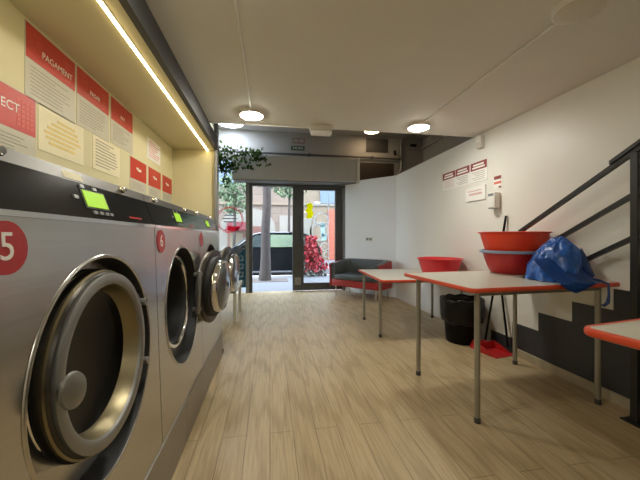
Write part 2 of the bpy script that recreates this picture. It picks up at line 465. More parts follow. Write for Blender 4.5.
# ------------------------------------------------------------------ washing machines
LEAN = 0.035
HZ, HR = .49, .30
HD_ = .51
def machine_parts(root, door_angle, digit):
    W = .395
    # cabinet: back box sides + front plate with a round hole
    b = B()
    y0, y1, z0, z1 = -W + .002, W - .002, 0.0, .884
    angs = sorted(set([2 * PI * k / 72 for k in range(72)] + [math.atan2(z - HZ, y) % (2 * PI) for y in (y0, y1) for z in (z0, z1)]))
    inner, outer = [], []
    for a in angs:
        c, s_ = math.cos(a), math.sin(a)
        tt = min(((y1 if c > 0 else y0) / c) if abs(c) > 1e-9 else 9, (((z1 if s_ > 0 else z0) - HZ) / s_) if abs(s_) > 1e-9 else 9)
        inner.append(b.bm.verts.new((0, HR * c, HZ + HR * s_)))
        outer.append(b.bm.verts.new((0, tt * c, HZ + tt * s_)))
    back = [b.bm.verts.new((-.56, v.co.y, v.co.z)) for v in outer]
    n = len(angs)
    for i in range(n):
        j = (i + 1) % n
        b.bm.faces.new((inner[i], inner[j], outer[j], outer[i]))
        b.bm.faces.new((outer[i], outer[j], back[j], back[i]))
    b.bm.faces.new(back)
    b.shear(LEAN).build('cabinet', M['steel'], root, 40, local=True)
    # dished surround (deeper towards the hinge side)
    b = B()
    b.lathe([(HR + .001, .001), (HR - .002, -.008), (HR - .012, -.058)], (0, 0, HZ), 'x', 72)
    b.shear(LEAN).build('door_surround', M['rubber'], root, 50, local=True)
    b = B().lathe([(HR - .012, -.058), (.23, -.064)], (0, 0, HZ), 'x', 72)
    b.shear(LEAN).build('surround_floor', M['steel'], root, 50, local=True)
    b = B().lathe([(HR - .003, .001), (HR, .004), (HR + .005, .003), (HR + .007, .0)], (0, 0, HZ), 'x', 72)
    b.shear(LEAN).build('surround_rim', M['steel'], root, 60, local=True)
    # collar and drum
    b = B()
    b.lathe([(.246, -.09), (.246, -.045), (.242, -.036), (.232, -.033), (.222, -.036), (.217, -.045)], (0, 0, HD_), 'x', 64)
    b.shear(LEAN).build('collar', M['chrome'], root, 50, local=True)
    b = B().lathe([(.217, -.045), (.208, -.058), (.212, -.075), (.203, -.10), (.207, -.13), (.198, -.15), (.20, -.17)], (0, 0, HD_), 'x', 48)
    b.shear(LEAN).build('gasket', M['rubber'], root, 60, local=True)
    b = B().lathe([(.20, -.165), (.27, -.18), (.27, -.50), (.25, -.52), (0, -.52)], (0, 0, HD_), 'x', 48)
    b.shear(LEAN).build('drum', M['drum'], root, 40, local=True)
    # control panel: sloping back
    def slope_prism(p, q, r_, s4, ya, yb):
        return B().prism([(p[0], ya, p[1]), (q[0], ya, q[1]), (r_[0], ya, r_[1]), (s4[0], ya, s4[1])], (0, yb - ya, 0))
    pan = slope_prism((-.002, .892), (-.034, .990), (-.30, .990), (-.30, .892), y0, y1).shear(LEAN).build('control_panel', M['panel'], root, local=True)
    slope_prism((.005, .883), (.005, .894), (-.2, .894), (-.2, .883), y0, y1).shear(LEAN).build('chrome_strip', M['chrome'], root, local=True)
    nrm = Vector((.098, 0, .032)).normalized(); upv = Vector((-.032, 0, .098)).normalized()
    def on_panel(y, v, h=0.0):
        return Vector((-.002, y, .892)) + upv * v + nrm * h
    def panel_box(bb, ya, yb, va, vb, h=.003):
        pp = [on_panel(ya, va), on_panel(yb, va), on_panel(yb, vb), on_panel(ya, vb)]
        return bb.prism([p + nrm * -.001 for p in pp], nrm * (h + .001))
    d = panel_box(B(), -.045, .060, .036, .082).shear(LEAN).build('display', M['screen'], root, local=True)
    panel_box(B(), -.053, .068, .031, .087, .0015).shear(LEAN).build('display_bezel', M['rubber'], root, local=True)
    for (yy, vv) in ((-.085, .058), (-.04, .0925), (.02, .0925), (-.02, .021), (.01, .021), (.04, .021), (.065, .021)):
        panel_box(B(), yy - .009, yy + .009, vv - .005, vv + .004, .004).shear(LEAN).build('button', M['alu_l'], root, local=True)
    panel_box(B(), .19, .29, .018, .024, .0012).shear(LEAN).build('red_lettering', M['tub_r'], root, local=True)
    slope_prism((-.034, .990), (-.042, 1.020), (-.30, 1.024), (-.30, .990), y0, y1).shear(LEAN).build('top_trim', M['steel_dull'], root, local=True)
    for yy in (-.295, .20):
        B().lathe([(.011, 0), (.011, .014), (.008, .018), (0, .018)], (-.038, yy, 1.006), 'x', 16).shear(LEAN).build('lock', M['chrome'], root, 40, local=True)
    # round number badge with digit
    bd = B().lathe([(0, .0), (.048, .0), (.048, .002), (0, .002)], (.001, -.327, .826), 'x', 40).shear(LEAN).build('number_badge', M['red_badge'], root, local=True)
    if digit:
        mw = Matrix.Translation((.0035, -.327, .826)) @ Matrix.Rotation(PI / 2, 4, 'Z') @ Matrix.Rotation(PI / 2, 4, 'X')
        B().text(digit, .072, mw, .0006).shear(LEAN).build('digit', M['ink_w'], bd, local=True)
    # door, origin on its hinge line
    hx, hy = .004, .240
    door = bpy.data.objects.new('door', None); COL.objects.link(door)
    door.parent = root; door.location = (hx - LEAN * HD_, hy, HD_); door.rotation_euler = (0, 0, door_angle)
    off = Matrix.Translation((-hx, -hy, 0))
    def dpart(bb, name, m, par=None, sm=45):
        bb.xf(off)
        for v in bb.bm.verts: v.co.x -= LEAN * v.co.z
        return bb.build(name, m, par or door, sm, local=True)
    dpart(B().lathe([(.231, .0), (.2335, .005), (.2325, .0105), (.229, .0125), (.214, .0135), (.204, .0125), (.2005, .009), (.200, .002)], (0, 0, 0), 'x', 72), 'ring', M['cast'])
    dpart(B().lathe([(.200, -.032), (.243, -.031), (.246, -.026), (.241, -.012), (.2315, .0)], (0, 0, 0), 'x', 72), 'ring_side', M['dark_metal'])
    dpart(B().lathe([(.2405, -.0155), (.2435, -.014), (.2425, -.009), (.2375, -.006)], (0, 0, 0), 'x', 72), 'trim_band', M['brass_tone'])
    dpart(B().lathe([(.200, .002), (.197, -.006), (.187, -.038), (.183, -.042)], (0, 0, 0), 'x', 72), 'inner_cone', M['brass_tone'])
    dpart(B().lathe([(.185, -.039), (.165, -.046), (.10, -.054), (.05, -.057), (0, -.058)], (0, 0, 0), 'x', 64), 'glass', M['dglass'])
    dpart(B().lathe([(.205, -.032), (.202, -.056), (.190, -.064), (.180, -.062), (.176, -.050)], (0, 0, 0), 'x', 64), 'gasket', M['rubber'])
    dpart(B().lathe([(.178, -.066), (.176, -.085), (.171, -.098), (.163, -.102), (.157, -.096)], (0, 0, 0), 'x', 64), 'bowl_rim', M['chrome'])
    dpart(B().lathe([(.159, -.097), (.130, -.104), (.08, -.109), (0, -.111)], (0, 0, 0), 'x', 64), 'bowl', M['bowl_glass'])
    kn = dpart(B().tube([(.006, -.216, .012), (.022, -.222, .013), (.038, -.228, .014)], [.014, .012, .016], 16), 'handle', M['cast'])
    hd = B().lathe([(0, .0), (.028, .002), (.036, .008), (.034, .015), (.023, .019), (0, .021)], (0, 0, 0), 'x', 32, sx=.86, sy=1.08)
    hd.xf(Matrix.Translation((.034, -.230, .014)) @ Matrix.Rotation(math.radians(-14), 4, 'Z'))
    dpart(hd, 'handle_knob', M['cast'], kn)
    for a in (24, -24):
        yy, zz = .258 * math.cos(math.radians(a)), .258 * math.sin(math.radians(a))
        dpart(B().tube([(-.03, yy, zz), (.018, yy, zz)], .013, 16), 'hinge_bolt', M['cast'])
    dpart(B().box((-.03, .242, -.13), (-.012, .275, .13), .005), 'hinge_bar', M['cast'])
    return root

YM = (.956, 1.747, 2.538)
labels = ('brushed steel washing machine with number 5 badge and its round door shut, nearest the camera',
          'brushed steel washing machine with number 6 badge and its round door swung open',
          'last steel washing machine of the row, nearest the yellow niche end and the white bench')
for i in range(3):
    r = thing('washing_machine', labels[i], 'washing machine', (-.433, YM[i], .225), 0, 'washing machines along the left wall')
    machine_parts(r, (0, math.radians(172), math.radians(174))[i], ('5', '6', '')[i])
    if i == 0:
        # paper label stuck on the top trim
        bl = B().prism([(-.036, -.10, .994), (-.036, -.02, .994), (-.043, -.02, 1.017), (-.043, -.10, 1.017)], (.0015, 0, .0005)).shear(LEAN)
        bl.build('paper_label', M['paper'], r, local=True)
for (a, c, lab) in ((-.2, 1.708, 'grey metal plinth under the machine with number 5 badge'), (1.712, 2.935, 'grey metal plinth under the two machines with open doors')):
    tag(B().box((-.99, a, 0), (-.4277, c, .222), .003).build('machine_plinth', M['plinth']), lab, 'plinth', 'plinths below the washing machines')
t = thing('end_panel', 'narrow dark steel panel closing the far end of the washing machine row', 'panel', (-.6, 2.95, 0))
B().box((-.99, 2.937, .03), (-.455, 2.952, 1.16)).shear(.01).build('sheet', M['steel_dull'], t)
B().box((-.46, 2.94, 0), (-.425, 2.985, .035), .004).build('foot', M['black'], t)

# ------------------------------------------------------------------ posters and notices over the machines (wall X = -1.04)
FX = -1.0395
FP = .004
def mw_left(y, z, x=FX + .0035):
    return Matrix.Translation((x, y, z)) @ Matrix.Rotation(PI / 2, 4, 'Z') @ Matrix.Rotation(PI / 2, 4, 'X')
def outline_digit(bb, d, size, y, z):
    cu = bpy.data.curves.new('t', 'FONT'); cu.body = d; cu.size = size; cu.align_x = 'CENTER'; cu.align_y = 'CENTER'
    cu.fill_mode = 'NONE'; cu.bevel_depth = .0016; cu.resolution_u = 4
    ob = bpy.data.objects.new('t', cu); COL.objects.link(ob)
    me = bpy.data.meshes.new_from_object(ob.evaluated_get(bpy.context.evaluated_depsgraph_get()))
    me.transform(mw_left(y, z, FX + .0025)); bb.bm.from_mesh(me)
    bpy.data.objects.remove(ob); bpy.data.curves.remove(cu); bpy.data.meshes.remove(me)
def lines(bb, y0, y1, z0, z1, n, h=.006, seed=1, x=FX + .0022):
    rr = random.Random(seed)
    for k in range(n):
        z = z1 - (z1 - z0) * (k + .5) / n
        w = (y1 - y0) * rr.choice((1, .95, .9, .8, .6))
        bb.box((x, y0, z - h / 2), (x + .001, y0 + w, z + h / 2))
def poster(y0, y1, zt, zm, zb, head, digit, label, seed, head_y=.5, hs=.036, grp=None, nlines=8):
    t = thing('instruction_poster', label, 'poster', (FX, (y0 + y1) / 2, zb), 0, grp)
    B().box((FX - FP, y0, zb), (FX + .002, y1, zt)).build('board', M['print_grey'], t)
    B().box((FX + .001, y0 + .004, zm), (FX + .0028, y1 - .004, zt - .004)).build('red_header', M['red'], t)
    if head:
        bb = B().text(head, hs, mw_left(y0 + (y1 - y0) * head_y, zm + (zt - zm) * .36, FX + .0036), .0005)
        bb.build('heading', M['ink_w'], t)
    if digit:
        bb = B(); outline_digit(bb, digit, .135, y0 + .075, zm + (zt - zm) * .52)
        bb.build('outline_number', M['icon_red'], t)
    if nlines:
        bb = B(); lines(bb, y0 + .03, y1 - .05, zb + .02, zm - .02, nlines, .004, seed)
        bb.build('text_lines', M['ink'], t)
    return t
g = 'red headed instruction posters over the machines'
p1 = poster(1.515, 1.862, 2.006, 1.852, 1.676, 'PAGAMENT', '3', 'red and grey poster headed PAGAMENT, leftmost of the upper row under the soffit', 1, .60, .042, g)
p2 = poster(1.874, 2.216, 2.008, 1.857, 1.686, 'PAGAR', '3', 'red and grey poster in the middle of the upper row under the soffit', 2, .52, .034, g)
p3 = poster(2.240, 2.570, 2.006, 1.855, 1.70, 'PAY', '3', 'red and grey poster on the right end of the upper row under the soffit', 3, .50, .034, g)
for p, ya, yb in ((p1, 1.755, 1.845), (p2, 2.11, 2.20), (p3, 2.47, 2.555)):
    bb = B()
    zt = 1.985
    for k in range(5): bb.box((FX + .0022, ya + .02, 1.872 + k * .022), (FX + .0034, yb - .03 + .006 * (k % 3), 1.880 + k * .022))
    bb.build('line_icon', M['icon_red'], p)
t = poster(1.14, 1.578, 1.682, 1.513, 1.40, '', '', 'red and grey poster ending in ECT, at the left edge above the number 5 machine', 4, .5, .03, None, 5)
B().text('ECT', .052, mw_left(1.435, 1.602, FX + .0036), .0005).build('heading', M['ink_w'], t)
bb = B()
for i in range(4):
    for k in range(6):
        bb.box((FX + .0022, 1.47 + i * .024, 1.535 + k * .02), (FX + .0034, 1.487 + i * .024, 1.549 + k * .02))
bb.build('keypad_icon', M['icon_red'], t)
# yellow and cream paper notices
t = thing('paper_notice', 'cream paper notice with yellow print beside the ECT poster', 'notice', (FX, 1.76, 1.47))
B().box((FX - FP, 1.592, 1.47), (FX + .002, 1.938, 1.682)).build('sheet', M['paper'], t)
bb = B()
for k, (a, w) in enumerate(((1.72, .14), (1.68, .20), (1.65, .24), (1.63, .28), (1.64, .22), (1.66, .20))):
    bb.box((FX + .0015, a, 1.632 - k * .024), (FX + .003, a + w, 1.645 - k * .024))
bb.build('yellow_print', M['ink_y'], t)
t = thing('paper_notice', 'cream paper notice with dark print right of the yellow printed notice', 'notice', (FX, 2.2, 1.48))
B().box((FX - FP, 2.03, 1.48), (FX + .002, 2.365, 1.682)).build('sheet', M['paper'], t)
bb = B(); lines(bb, 2.06, 2.33, 1.50, 1.67, 9, .006, 9); bb.build('dark_print', M['ink'], t)
t = thing('paper_notice', 'small white paper sheet above the three small red posters', 'notice', (FX, 3.0, 1.755))
B().box((FX - FP, 2.857, 1.752), (FX + .002, 3.175, 1.93)).build('sheet', M['paper_w'], t)
bb = B(); lines(bb, 2.89, 3.15, 1.77, 1.915, 8, .005, 10); bb.build('dark_print', M['ink_pink'], t)
g = 'small red posters near the niche end'
for k, (a, c, lab) in enumerate(((2.525, 2.838, 'small red poster, left of the three near the niche end'), (2.88, 3.189, 'small red poster, middle of the three near the niche end'), (3.230, 3.527, 'small red poster, right of the three near the niche corner'))):
    t = poster(a, c, 1.684, 1.520, 1.42, ('INFO', 'AVIS', 'INFO')[k] if False else '', '', lab, 20 + k, .5, .03, g, 4)
    m_ = (a + c) / 2
    bb = B().box((FX + .0022, m_ - .045, 1.602), (FX + .0034, m_ - .005, 1.620)).box((FX + .0022, m_ - .02, 1.594), (FX + .0034, m_ + .045, 1.612))
    bb.build('heading_lines', M['ink_w'], t)
# wall power panel seams
# LED strip
t = thing('led_strip', 'long glowing warm white LED strip under the niche soffit', 'light strip', (-.6726, .5, 2.02))
B().box((-.682, YB + .1, 2.0145), (-.663, 3.545, 2.0205)).build('profile', M['white'], t)
B().box((-.680, YB + .1, 2.0115), (-.665, 3.545, 2.0146)).build('diffuser', M['led'], t)

# ------------------------------------------------------------------ ceiling lights, conduits
def ceil_light(x, y, z, r, lab, m, grp):
    t = thing('ceiling_light', lab, 'ceiling light', (x, y, z), 0, grp)
    B().lathe([(r + .004, 0), (r + .004, -.024), (r - .001, -.027), (r - .004, -.026), (r - .004, 0)], (x, y, z), 'z', 40).build('ring', M['white'], t, 40)
    B().lathe([(r - .004, -.024), (r - .006, -.029), (r - .014, -.033), (r * .5, -.036), (0, -.037)], (x, y, z), 'z', 40).build('diffuser', m, t, 60)
    return t
g = 'round lights on the low ceiling'
ceil_light(-.16, 2.78, CZ, .10, 'lit round ceiling light nearer the niche, above the aisle', M['lamp'], g)
ceil_light(1.43, 2.83, CZ, .10, 'lit round ceiling light towards the right wall', M['lamp'], g)
ceil_light(1.43, 1.24, CZ, .10, 'unlit round ceiling light at the top edge of the photo', M['cream_pl'], g)
g2 = 'unseen round lights added to light the foreground'
for (x, y) in ((-.16, 1.18), (-.16, -.9), (1.43, -.9)):  # unseen lamps added to light the foreground, the first one where the conduit leads
    ceil_light(x, y, CZ, .10, 'unseen round ceiling light added to light the foreground', M['lamp_added'], g2)
g = 'round lights in the tall front bay'
ceil_light(-.70, 5.76, UZ, .22, 'cool white round light half hidden by the low ceiling edge, above the hanging vine', M['lamp_c'], g)
ceil_light(1.95, 5.76, UZ, .15, 'warm orange round light half hidden by the low ceiling edge, above the dark vent', M['lamp_w'], g)
tag(B().tube([(-.16, 2.68, CZ - .006), (-.16, 1.29, CZ - .006)], .007, 8).build('cable_conduit', M['white'], None, 40), 'white cable duct on the ceiling leading to the light nearer the niche', 'conduit')
tag(B().tube([(1.43, 2.73, CZ - .006), (1.43, 1.35, CZ - .006)], .007, 8).build('cable_conduit', M['white'], None, 40), 'white cable duct on the ceiling between the two lights towards the right wall', 'conduit')
tag(B().tube([(-.56, 3.045, CZ - .007), (.38, 3.045, CZ - .007)], .008, 8).build('cable_conduit', M['white'], None, 40), 'white cable duct along the low ceiling edge up to the emergency light', 'conduit')
t = thing('emergency_light', 'cream emergency light box on the low ceiling edge', 'emergency light', (.5, 3.0, CZ))
B().box((.385, 2.96, CZ - .045), (.605, 3.05, CZ), .004).build('housing', M['cream_pl'], t)
B().box((.395, 2.965, CZ - .085), (.598, 3.046, CZ - .046), .012, 3).build('diffuser', M['white'], t, 40)

# ------------------------------------------------------------------ upper back wall fittings
WY = YF - .001
t = thing('exit_sign', 'green exit sign reading SALIDA above the shutter housing', 'sign', (.545, WY, 2.78))
B().box((.41, WY - .014, 2.79), (.68, WY, 2.872), .003).build('plate', M['green'], t)
mwf = lambda x, z, y: Matrix.Translation((x, y, z)) @ Matrix.Rotation(PI / 2, 4, 'X')
B().text('SALIDA', .064, mwf(.545, 2.831, WY - .0152), .0008).build('lettering', M['ink_w'], t)
t = thing('wall_sign', 'pale grey sign plate fixed directly above the green exit sign', 'sign', (.56, WY, 2.95))
B().box((.44, WY - .01, 2.93), (.68, WY, 3.03), .003).build('plate', M['maroon'], t)
B().box((.452, WY - .0115, 2.942), (.555, WY - .009, 3.018)).box((.565, WY - .0115, 2.942), (.668, WY - .009, 3.018)).build('plate_face', M['greywall'], t)
t = thing('wall_vent', 'dark square ventilation grille high on the front wall', 'vent', (2.17, WY, 2.83))
B().box((1.95, WY - .02, 2.83), (2.42, WY, 3.10), .004).build('frame', M['grille'], t)
bb = B()
for k in range(10): bb.box((1.97, WY - .026, 2.85 + k * .024), (2.40, WY - .018, 2.862 + k * .024))
bb.build('slats', M['grille'], t)
tag(B().box((3.15, 3.1, 2.92), (3.199, 6.148, 2.95)).box((2.80, 6.10, 2.92), (3.16, 6.148, 2.95)).build('wall_ledge', M['shutter']), 'thin pale cable tray along the upper right wall turning the far corner', 'cable tray')
t = thing('wall_slot', 'small black vent slot beside the grey pipe high in the far right corner', 'vent', (2.98, WY, 2.96))
B().box((2.92, WY - .02, 2.97), (3.05, WY, 3.03), .004).build('frame', M['black'], t)
B().box((2.93, WY - .024, 2.98), (3.04, WY - .018, 2.99)).box((2.93, WY - .024, 3.0), (3.04, WY - .018, 3.01)).build('slats', M['grille'], t)
struct('trim_10', B().box((1.72, YF - .012, 2.19), (2.55, YF, 2.60)), M['opening_dark'])  # flat dark sheet standing in for the unlit opening beside the shutter
t = thing('wall_camera', 'small black cylindrical detector on the upper front wall right of the dark vent', 'detector', (2.54, WY, 2.80))
B().tube([(2.54, WY, 2.83), (2.54, WY - .10, 2.82)], .014, 10).build('arm', M['alu_l'], t, 40)
B().tube([(2.54, WY - .08, 2.84), (2.54, WY - .12, 2.76)], .028, 14).build('head', M['black'], t, 40)
tag(B().tube([(2.70, WY - .04, 3.1), (2.70, WY - .04, 2.5), (2.66, WY - .05, 2.4)], .022, 10).build('wall_pipe', M['alu_l'], None, 40), 'grey vertical pipe in the upper corner beside the vent', 'pipe')

# ------------------------------------------------------------------ right wall fittings
RX = 2.1995
def mw_right(y, z, x=RX - .0035):
    return Matrix.Translation((x, y, z)) @ Matrix.Rotation(-PI / 2, 4, 'Z') @ Matrix.Rotation(PI / 2, 4, 'X')
t = thing('notice_board', 'white wall notice with three maroon headings on the right wall', 'notice', (RX, 3.27, 1.66))
B().box((RX - .004, 2.862, 1.662), (RX, 3.69, 1.876)).build('panel', M['paper_w'], t)
for k, (a, c) in enumerate(((3.415, 3.688), (3.145, 3.405), (2.866, 3.125))):
    h = B().box((RX - .006, a, 1.79), (RX - .003, c, 1.874)).build('heading', M['maroon'], t)
    bb = B()
    for q, w in ((.012, .17), (-.016, .20)): bb.box((RX - .0072, (a + c) / 2 - w / 2, 1.832 + q - .009), (RX - .0055, (a + c) / 2 + w / 2, 1.832 + q + .009))
    bb.build('heading_lines', M['ink_w'], h)
    bb = B()
    for q in range(5): bb.box((RX - .0052, a + .03, 1.765 - q * .02), (RX - .0035, c - .02 - .03 * (q % 3), 1.770 - q * .02))
    bb.build('text_lines', M['ink'] if k else M['rose'], t)
t = thing('paper_holder', 'small white framed paper overlapping the lower corner of the maroon headed notice', 'notice', (RX, 3.04, 1.46))
B().box((RX - .012, 2.88, 1.462), (RX - .004, 3.205, 1.614), .003).build('frame', M['paper_w'], t)
bb = B().box((RX - .0135, 2.94, 1.565), (RX - .0115, 3.16, 1.575)).box((RX - .0135, 2.93, 1.525), (RX - .0115, 3.14, 1.545))
bb.build('pink_lines', M['rose'], t)
t = thing('small_sign', 'small pink and dark safety sign above the white wall dispenser', 'sign', (RX, 2.715, 1.545))
B().box((RX - .003, 2.662, 1.545), (RX, 2.769, 1.672)).build('plate', M['paper_w'], t)
B().box((RX - .0045, 2.668, 1.635), (RX - .0025, 2.763, 1.668)).box((RX - .0045, 2.668, 1.548), (RX - .0025, 2.70, 1.565)).build('dark_band', M['maroon'], t)
B().box((RX - .0045, 2.668, 1.59), (RX - .0025, 2.763, 1.612)).build('pink_band', M['ink_pink'], t)
t = thing('wall_dispenser', 'white wall dispenser box below the small pink sign', 'dispenser', (RX, 2.72, 1.35))
B().box((RX - .07, 2.675, 1.352), (RX, 2.775, 1.505), .01, 3).build('body', M['white'], t, 40)
B().box((RX - .078, 2.695, 1.345), (RX - .02, 2.755, 1.36), .004).build('nozzle', M['alu_l'], t)
B().box((RX - .072, 2.69, 1.47), (RX - .068, 2.76, 1.495)).build('top_window', M['alu_l'], t)
t = thing('motion_sensor', 'small white motion sensor high on the right wall by the ceiling edge', 'sensor', (RX, 2.94, 2.0))
B().box((RX - .05, 2.905, 2.0), (RX, 2.985, 2.125), .012, 3).build('body', M['white'], t, 40)
B().box((RX - .056, 2.915, 2.012), (RX - .046, 2.975, 2.06), .004).build('lens', M['cream_pl'], t)
# socket on the diagonal wall
dn = Vector((-.7374, -.6755, 0)); dt = Vector((.6755, -.7374, 0))
pc = Vector((1.49, 5.965, 1.03)) + dt * .51
t = thing('wall_socket', 'small white wall switch plate on the diagonal wall above the sofa', 'switch', tuple(pc))
mx = Matrix((( dt.x, dn.x, 0, pc.x), (dt.y, dn.y, 0, pc.y), (0, 0, 1, pc.z), (0, 0, 0, 1)))
B().box((-.08, 0, -.04), (.08, .008, .04), .003).xf(mx).build('plate', M['white'], t)
B().box((-.06, .006, -.022), (-.008, .012, .022), .002).box((.008, .006, -.022), (.06, .012, .022), .002).xf(mx).build('rockers', M['alu_l'], t)

# ------------------------------------------------------------------ stair railing on the right
RXX = 2.085
t = thing('stair_railing', 'black steel stair railing with three sloping rails and one post by the right wall', 'railing', (RXX, 1.475, 0))
B().box((RXX - .019, 1.456, 0), (RXX + .019, 1.494, 1.555), .003).build('post', M['blacksteel'], t)
B().box((RXX - .05, 1.425, 0), (RXX + .05, 1.525, .008), .002).build('base_plate', M['blacksteel'], t)
def rail(y0, y1, z_at, w, h):
    bb = B()
    zf = lambda y: z_at + (1.475 - y) * .54
    bb.prism([(RXX - w, y0, zf(y0) - h), (RXX - w, y1, zf(y1) - h), (RXX - w, y1, zf(y1) + h), (RXX - w, y0, zf(y0) + h)], (2 * w, 0, 0))
    return bb
bb = rail(2.32, -.4, 1.568, .015, .015)
zf = lambda y: 1.594 + (1.475 - y) * .54
bb.prism([(RXX - .026, 1.60, zf(1.60) - .012), (RXX - .026, -.4, zf(-.4) - .012), (RXX - .026, -.4, zf(-.4) + .012), (RXX - .026, 1.60, zf(1.60) + .012)], (.052, 0, 0))
bb.build('rail', M['blacksteel'], t)
rail(1.98, -.4, 1.321, .014, .0145).build('rail', M['blacksteel'], t)
rail(1.75, -.4, 1.072, .014, .0145).build('rail', M['blacksteel'], t)
for y, z in ((.9, 1.562), (.9, 1.318), (.9, 1.072)):
    zz = z + (1.475 - y) * .54
    B().tube([(RXX + .01, y, zz), (2.199, y, zz)], .010, 10).build('wall_bracket', M['blacksteel'], t, 40)

# ------------------------------------------------------------------ tables
def table(cx, cy, rz, W, D, H, lx, ly, lab, lr=.0165, loff=(0, 0)):
    t = thing('work_table', lab, 'table', (cx, cy, 0), rz, 'red edged work tables')
    # rounded rectangle top
    def rr(w, d, r, z, n=6):
        out = []
        for (sx, sy, a0) in ((1, 1, 0), (-1, 1, PI / 2), (-1, -1, PI), (1, -1, 1.5 * PI)):
            for k in range(n + 1):
                a = a0 + PI / 2 * k / n
                out.append(Vector((sx * (w / 2 - r) + r * math.cos(a), sy * (d / 2 - r) + r * math.sin(a), z)))
        return out
    B().prism(rr(W - .012, D - .012, .030, H - .026), (0, 0, .026)).build('tabletop', M['table'], t, local=True)
    # moulded edge band
    bb = B(); sec = [(0, -.0245), (.006, -.0235), (.009, -.019), (.010, -.012), (.009, -.005), (.006, .0006), (-.002, .0012), (-.006, .0006)]
    rings = []
    for (o, h) in sec:
        rings.append([bb.bm.verts.new(p) for p in rr(W - .012 + 2 * o, D - .012 + 2 * o, .030 + o, H + h)])
    n = len(rings[0])
    for a, c in zip(rings, rings[1:]):
        for k in range(n): bb.bm.faces.new((a[k], a[(k + 1) % n], c[(k + 1) % n], c[k]))
    bb.build('edge_band', M['edge'], t, 50, local=True)
    for sy in (-1, 1):
        B().box((-lx + loff[0], sy * ly + loff[1] - .012, H - .055), (lx + loff[0], sy * ly + loff[1] + .012, H - .026)).build('frame_rail', M['leg'], t, local=True)
    for sx in (-1, 1):
        for sy in (-1, 1):
            x, y = sx * lx + loff[0], sy * ly + loff[1]
            lg = B().tube([(x, y, .02), (x, y, H - .027)], lr, 18).build('leg', M['leg'], t, 40, local=True)
            B().lathe([(lr + .001, .0), (lr + .002, .004), (lr + .002, .03), (lr, .032)], (x, y, 0), 'z', 18).build('foot_cap', M['alu'], lg, 40, local=True)
    return t
R = math.radians
table(1.608, 1.968, R(3.8), 1.085, .785, .785, .450, .318, 'large pale table with red edge carrying the stacked tubs and blue bag')
table(1.645, 3.50, R(-3.2), 1.0, 1.06, .63, .46, .35, 'low pale table with red edge beside the sofa, carrying one red tub')
table(1.655, .536, R(9), 1.25, .82, .785, .30, .22, 'pale table with red edge cut off by the right edge of the photo', loff=(.12, 0))

# ------------------------------------------------------------------ tubs
def tub(bb, c, rb, rt, h, wall=.006, n=56, sx=1, sy=1):
    prof = [(0, 0), (rb - .01, 0), (rb, .008)]
    for k in range(1, 6):
        prof.append((rb + (rt - rb) * (k / 5) ** .8, .008 + (h - .018) * k / 5))
    prof += [(rt + .016, h - .006), (rt + .018, h), (rt + .010, h + .003), (rt - .004, h)]
    for k in range(4, -1, -1):
        prof.append((max(rb + (rt - rb) * (k / 5) ** .8 - wall, .01), .014 + (h - .02) * k / 5))
    prof.append((0, .012))
    return bb.lathe(prof, c, 'z', n, sx, sy)
tz = .7862
tc = (1.912, 2.19, tz)
t = thing('plastic_tub', 'deep red round tub with a blue grey rim, holding an orange tub inside it', 'tub', tc)
tub(B(), tc, .170, .226, .172, sx=1, sy=.92).build('bowl', M['tub_r'], t, 40)
B().lathe([(.230, .158), (.248, .159), (.251, .167), (.248, .178), (.230, .181)], tc, 'z', 56, 1, .92).build('rim_band', M['bluegrey'], t, 50)
tc2 = (1.912, 2.19, tz + .030)
tag(tub(B(), tc2, .150, .248, .292, sx=1, sy=.90).build('plastic_tub', M['tub_o'], None, 40), 'large orange red tub stacked inside the deep red tub on the large table', 'tub')
tc3 = (1.925, 3.30, .6312)
t = thing('plastic_tub', 'bright red round tub alone on the low table', 'tub', tc3)
tub(B(), tc3, .18, .235, .195).build('bowl', M['tub_p'], t, 40)
bb = B()
for s_ in (-1, 1):
    bb.box((1.925 - .05, 3.30 + s_ * .245 - .016, .6312 + .183), (1.925 + .05, 3.30 + s_ * .245 + .016, .6312 + .195), .004)
bb.build('handles', M['tub_p'], t, 40)

# ------------------------------------------------------------------ blue bag
t = thing('shopping_bag', 'crumpled blue plastic bag slumped on the right end of the large table', 'bag', (1.95, 1.80, .787))
bb = B()
bmesh.ops.create_icosphere(bb.bm, subdivisions=6, radius=1.0)
def sup(d, p):
    k = (abs(d.x) ** p + abs(d.y) ** p + abs(d.z) ** p) ** (-1 / p)
    return d * k
for v in bb.bm.verts:
    d = v.co.normalized()
    e = sup(d, 2.7)
    z = max(e.z, 0)
    # left flank slopes to a low pouch, right flank to a narrow tail
    lx = .180 if e.x < 0 else .140
    x = e.x * lx * (1 - .30 * z) + .035 * z
    y = e.y * .150 * (1 - .30 * z)
    zz = z * .275 * (1 - .16 * max(0, -e.x - .2)) if e.x < .2 else z * .275 * (1 - .20 * (e.x - .2))
    q = Vector((d.x, d.y, d.z))
    r1 = 1 - 2 * abs(noise.noise(q * 1.7 + Vector((3, 1, 7))))
    r2 = 1 - 2 * abs(noise.noise(q * 3.6 + Vector((1, 5, 2))))
    disp = .030 * (r1 - .5) + .011 * (r2 - .5)
    p = Vector((x, y, zz)) + Vector((d.x, d.y, d.z * .8)) * disp
    p.z = max(p.z, .002)
    v.co = Vector((1.898, 1.80, .787)) + p
bb.build('body', M['bag'], t, 80)
